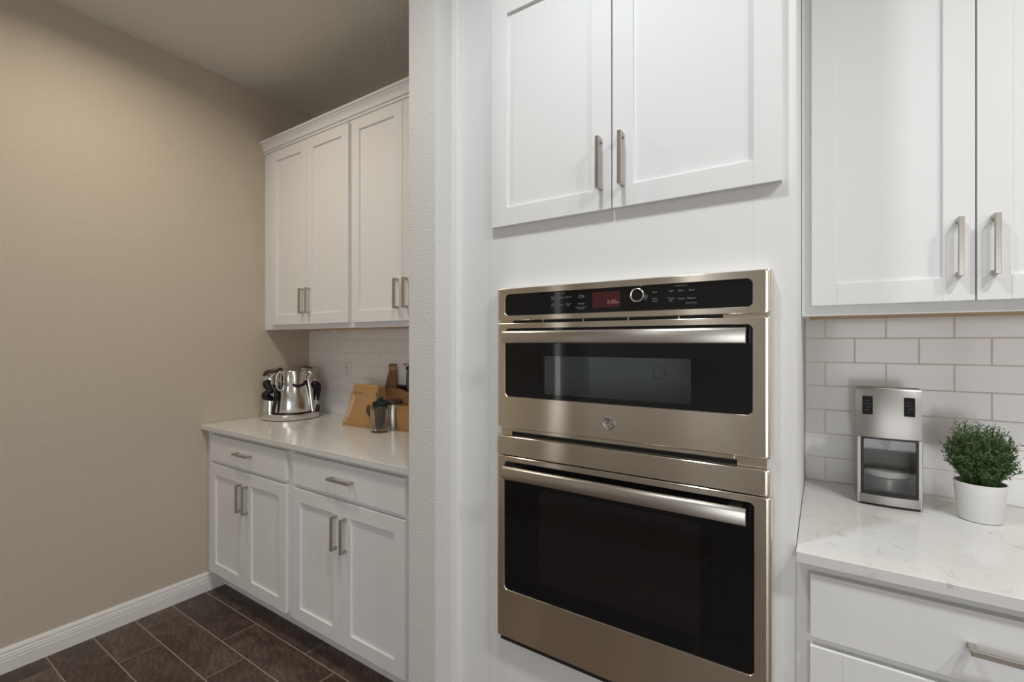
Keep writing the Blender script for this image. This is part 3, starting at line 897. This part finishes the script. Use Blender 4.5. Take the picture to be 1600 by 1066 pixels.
obj('grip', MB().tube(*spl([(0.098, -0.028, 0.208), (0.112, -0.030, 0.205), (0.126, -0.024, 0.196), (0.130, -0.02, 0.165), (0.131, -0.02, 0.13), (0.131, -0.02, 0.10)], [0.010, 0.020, 0.021, 0.017, 0.010, 0.006]), 16), BLACKP, kt, smooth=True, **L_)
obj('switch', MB().tube(*spl([(0.126, -0.045, 0.036), (0.129, -0.045, 0.058), (0.127, -0.040, 0.078)], [0.012, 0.011, 0.006]), 16), BLACKP, kt, smooth=True, **L_)
obj('back_panel', MB().box(0.052, 0.128, 0.045, 0.070, 0.036, 0.305), PALE, kt, bev=0.006, **L_)

# ------------------------------------------------------------------ pantry: boards, boxes, jar
kb = empty('carton', (-2.06, 1.65, CT), 'wedge-shaped kraft carton with faint brown lettering and a pale loop print', 'carton')
# front face leans back; left side slopes inwards
lo = [(-2.180, 1.612, CT), (-1.925, 1.612, CT), (-1.925, 1.725, CT), (-2.180, 1.725, CT)]
hi = [(-2.128, 1.648, 1.128), (-1.935, 1.648, 1.128), (-1.935, 1.700, 1.128), (-2.128, 1.700, 1.128)]
hi2 = [(-2.128, 1.652, 1.140), (-1.935, 1.652, 1.140), (-1.935, 1.656, 1.140), (-2.128, 1.656, 1.140)]
m_ = MB().loft([lo, hi])
obj('carton_body', m_, CARD, kb, bev=0.0015)
obj('carton_flap', MB().loft([[(-2.128, 1.646, 1.124), (-1.935, 1.646, 1.124), (-1.935, 1.650, 1.124), (-2.128, 1.650, 1.124)], hi2]), CARD, kb)
def front_pt(u, v):
    a = Vector(lo[0]).lerp(Vector(lo[1]), u)
    b_ = Vector(hi[0]).lerp(Vector(hi[1]), u)
    return a.lerp(b_, v)
tx = MB()
text_into(tx, 'BULAEZ', 0.020, 0, 0, 0, 'LEFT')
t2 = MB()
t2.v = [tuple(front_pt(0.10, 0.82) + Vector((x, -0.0008, z)) + Vector((0, 0.168 * z, 0))) for x, y, z in tx.v]
t2.f = tx.f
lp = MB()
for sc in (1.0, 0.62):
    pts = []
    for i in range(25):
        a = 2 * math.pi * i / 24
        u = 0.105 + sc * 0.055 * math.cos(a) + 0.030 * math.sin(a) * 0.9
        pts.append(tuple(front_pt(u, 0.42 + sc * 0.33 * math.sin(a)) + Vector((0, -0.001, 0))))
    lp.tube(pts, 0.0022 if sc == 1.0 else 0.0016, 6, False)
obj('lettering', t2, PRINTD, kb)
tag(obj('loop_print', lp, P('pale_print', (0.72, 0.62, 0.48), 0.6), kb), 'pale oval loop on the carton front')
m_ = MB().loft([[(-2.262, 1.728, CT + 0.001), (-2.17, 1.728, CT + 0.001), (-2.17, 1.731, CT + 0.001), (-2.262, 1.731, CT + 0.001)],
                [(-2.242, 1.745, 1.103), (-2.13, 1.745, 1.103), (-2.13, 1.748, 1.103), (-2.242, 1.748, 1.103)]])
top('card_sheet', m_, CARD2, (-2.2, 1.72, CT), 'thin pale card sheet leaning behind the wedge-shaped carton', 'card')

# tall cutting board with a handle, leaning on the tiles
cb = empty('cutting_board', (-1.995, 1.79, CT), 'brown wooden cutting board with a tall handle, upright behind the carton', 'cutting board')
def lean(z):
    return 1.775 + 0.045 * (z - CT) / 0.33
out = [(-2.09, CT), (-1.90, CT), (-1.90, 1.06), (-1.925, 1.085), (-1.968, 1.10), (-1.972, 1.17), (-1.984, 1.222), (-1.985, 1.243), (-2.040, 1.243), (-2.044, 1.225), (-2.037, 1.205), (-2.046, 1.17), (-2.058, 1.10), (-2.085, 1.08)]
m_ = MB().loft([[(x, lean(z) + dy, z) for x, z in out] for dy in (0.0, 0.008)])
obj('board', m_, ACACIA, cb, bev=0.0012)
obj('hanging_band', MB().loft([[(x, lean(z) + dy, z) for x, z in ((-2.040, 1.210), (-1.982, 1.210), (-1.984, 1.228), (-2.043, 1.228))] for dy in (-0.002, 0.010)]), P('pale_wood_band', (0.42, 0.30, 0.19), 0.5), cb)

# paddle-shaped board lying across behind the jar
out = [(-2.00, 1.112), (-1.90, 1.112), (-1.855, 1.100), (-1.80, 1.097), (-1.70, 1.095), (-1.70, 1.030), (-1.80, 1.030), (-1.84, 1.035), (-1.87, 1.015), (-1.93, 0.985), (-1.985, CT + 0.0005), (-1.995, 0.95)]
m_ = MB().loft([[(x, 1.745 + dy + 0.12 * (z - CT), z) for x, z in out] for dy in (0.0, 0.012)])
top('serving_paddle', m_, ACACIA2, (-1.86, 1.75, CT), 'light brown wooden serving paddle lying behind the glass jug', 'serving board', bev=0.002)

# dark tray rim seen over the paddle
tr = empty('tray', (-1.80, 1.80, CT), 'dark shallow tray standing on edge behind the serving paddle', 'tray')
obj('tray_back', MB().box(-1.965, -1.62, 1.8175, 1.8225, CT, 1.118), BLACKP, tr, bev=0.001)
obj('tray_rim', MB().box(-1.967, -1.618, 1.805, 1.8225, 1.1185, 1.128), BROWNP, tr, bev=0.0015)

# steel canister behind the jug
cn = empty('canister', (-1.862, 1.690, CT), 'slim brushed steel canister between the glass jug and the kraft box', 'canister')
obj('canister_body', MB().lathe([(0.046, CT), (0.047, CT + 0.003), (0.047, 1.040), (0.045, 1.044)], (-1.862, 1.690), 40), STEEL2, cn, smooth=True)
obj('canister_lid', MB().lathe([(0.048, 1.0445), (0.0485, 1.048), (0.0485, 1.058), (0.040, 1.066), (0.012, 1.068)], (-1.862, 1.690), 40), BROWNP, cn, smooth=True)

# kraft box by the partition
bx = empty('kraft_box', (-1.72, 1.70, CT), 'plain kraft box standing at the edge of the grey partition wall', 'box')
obj('box_body', MB().box(-1.808, -1.64, 1.660, 1.740, CT, 1.029), CARD, bx, bev=0.0015)
obj('box_lid', MB().box(-1.8095, -1.6385, 1.6585, 1.7415, 1.0293, 1.0365), CARD, bx, bev=0.0012)

# small bottle with copper pump top
bt = empty('pump_bottle', (-1.70, 1.775, CT), 'slender bottle with copper and black pump top beside the partition', 'bottle')
BX, BY = -1.862, 1.793
ORG[bt.name] = (BX, BY, 1.128)
bt.location = (BX, BY, 1.128)

# glass jug with dark sprigs
JC = (-1.852, 1.592)
jg = empty('glass_jug', (JC[0], JC[1], CT), 'ribbed clear glass jug filled with dark dusty sprigs', 'jug')
prof = [(0.040, CT), (0.043, CT + 0.003), (0.0445, CT + 0.03), (0.047, 1.045), (0.0475, 1.050), (0.0455, 1.050), (0.0435, 1.03), (0.041, CT + 0.03), (0.038, CT + 0.018), (0.002, CT + 0.017)]
n = 112
rings = []
for r_, z in prof:
    ring = []
    for j in range(n):
        a = 2 * math.pi * j / n
        rr = r_ * (1 + 0.030 * math.cos(14 * a) * min(1.0, max(0.0, (1.046 - z) / 0.02)))
        x_, y_ = rr * math.cos(a), rr * math.sin(a)
        # pouring lip on the side away from the partition
        k = max(0, math.cos(a - R(200))) ** 10 * max(0, (z - 1.015) / 0.035)
        ring.append((JC[0] + x_ - 0.020 * k, JC[1] + y_ - 0.006 * k, z))
    rings.append(ring)
obj('jug_body', MB().loft(rings), GLASS, jg, smooth=True)
hd = [(JC[0] - 0.046, JC[1] - 0.018, 1.040), (JC[0] - 0.066, JC[1] - 0.024, 1.036), (JC[0] - 0.068, JC[1] - 0.024, 1.020), (JC[0] - 0.060, JC[1] - 0.022, 1.000), (JC[0] - 0.048, JC[1] - 0.018, 0.986)]
obj('handle', MB().tube(hd, [0.005, 0.006, 0.007, 0.006, 0.005], 10), BROWNP, jg, smooth=True)

rnd = random.Random(5)
sp = empty('sprig_bunch', (JC[0], JC[1], CT + 0.019), 'bunch of dark dusty green sprigs standing in the glass jug', 'sprigs')
fo = MB()
stem = MB()
for i in range(20):
    th = rnd.uniform(0, 2 * math.pi)
    rr = 0.037 * math.sqrt(rnd.random())
    st = Vector((JC[0] + 0.4 * rr * math.cos(th), JC[1] + 0.4 * rr * math.sin(th), CT + 0.021))
    en = Vector((JC[0] + rr * math.cos(th) * 0.95, JC[1] + rr * math.sin(th) * 0.95, 1.092 - 0.030 * (rr / 0.037) ** 2 - rnd.uniform(0, 0.012)))
    stem.tube([st, (st + en) / 2, en], [0.0012, 0.0011, 0.0008], 5, False)
    for q in range(46):
        t = rnd.uniform(0.80, 1.0)
        p = st.lerp(en, t)
        d = Vector((rnd.gauss(0, 1), rnd.gauss(0, 1), rnd.gauss(0.2, 0.8))).normalized()
        s_ = d.cross(Vector((rnd.gauss(0, 1), rnd.gauss(0, 1), rnd.gauss(0, 1)))).normalized()
        L, W = rnd.uniform(0.008, 0.016), rnd.uniform(0.002, 0.0035)
        q4 = [p, p + d * L * .5 + s_ * W, p + d * L, p + d * L * .5 - s_ * W]
        for q_ in q4:                                # keep the leaves inside the mouth of the jug
            rr_ = math.hypot(q_.x - JC[0], q_.y - JC[1])
            if rr_ > 0.0385:
                q_.x = JC[0] + (q_.x - JC[0]) * 0.0385 / rr_
                q_.y = JC[1] + (q_.y - JC[1]) * 0.0385 / rr_
        fo.add([tuple(q_) for q_ in q4], [(0, 1, 2, 3)])
for dx, zt in ((-0.012, 1.112), (0.006, 1.120)):
    stem.tube([(JC[0] + dx * .3, JC[1], CT + 0.02), (JC[0] + dx, JC[1] - 0.004, 1.07), (JC[0] + dx * 1.8, JC[1] - 0.006, zt)], [0.0018, 0.0018, 0.0022], 6)
tag(obj('sprig_leaves', fo, LEAFD, sp), kind='stuff')
tag(obj('sprig_stems', stem, LEAFD, sp), kind='stuff')

# pump bottle stands on the tray rim level behind the boxes
bz = 1.1285
obj('bottle_neck', MB().lathe([(0.008, CT), (0.0095, CT + 0.002), (0.0095, 1.19), (0.008, 1.20), (0.006, 1.225)], (BX, BY), 24), P('dark_bottle_glass', (0.05, 0.03, 0.02), 0.12), bt, smooth=True)
obj('pump_collar', MB().lathe([(0.010, 1.214), (0.011, 1.217), (0.011, 1.228), (0.009, 1.231)], (BX, BY), 24), BLACKP, bt, smooth=True)
obj('pump_head', MB().lathe([(0.006, 1.2312), (0.013, 1.236), (0.013, 1.246), (0.006, 1.250)], (BX, BY), 24).tube([(BX, BY, 1.243), (BX - 0.018, BY - 0.008, 1.247), (BX - 0.026, BY - 0.011, 1.240)], [0.005, 0.004, 0.003], 8), COPPER, bt, smooth=True)

# wall outlet on the tiles
ol = empty('wall_outlet', (-2.4193, YT, 1.1414), 'white outlet plate on the pantry wall tiles above the carton', 'outlet')
obj('cover_plate', MB().loft([rrect(-2.453 + i, -2.3856 - i, 1.1414 + i, 1.2448 - i, 0.004, y_) for i, y_ in ((0, YT - 0.0006), (0, YT - 0.004), (0.002, YT - 0.006))]), PLASTICW, ol)
obj('socket_face', MB().loft([rrect(-2.4365, -2.4025, 1.159, 1.227, 0.002, y_) for y_ in (YT - 0.005, YT - 0.0078)]), PLASTICW, ol)
sl = MB()
for zc in (1.212, 1.174):
    sl.box(-2.4275, -2.4250, YT - 0.0082, YT - 0.0076, zc - 0.004, zc + 0.005).box(-2.4145, -2.4120, YT - 0.0082, YT - 0.0076, zc - 0.004, zc + 0.005)
    sl.lathe([(0.0022, zc - 0.0085), (0.0022, zc - 0.0045)], (-2.4197, YT - 0.0072), 10)
sl.box(-2.425, -2.414, YT - 0.0084, YT - 0.0076, 1.190, 1.1935)
obj('socket_slots', sl, BLACKP, ol)

# ------------------------------------------------------------------ recessed ceiling lights (above and behind the camera)
for x, y, pw, colr, lab in CANS:
    rl = empty('recessed_light', (x, y, CEIL), lab, 'ceiling light', 'recessed ceiling lights')
    obj('trim_ring', MB().lathe([(0.095, CEIL), (0.094, CEIL - 0.005), (0.074, CEIL - 0.006), (0.070, CEIL - 0.001)], (x, y), 40, False, False), TRIM, rl, smooth=True)
    obj('lens', MB().lathe([(0.070, CEIL - 0.0005), (0.070, CEIL - 0.0015)], (x, y), 32), LAMPM, rl)
    area_lamp('recessed_lamp', (x, y, CEIL - 0.008), (0, 0, 0), 0.13, 0.13, pw, colr, 'DISK')
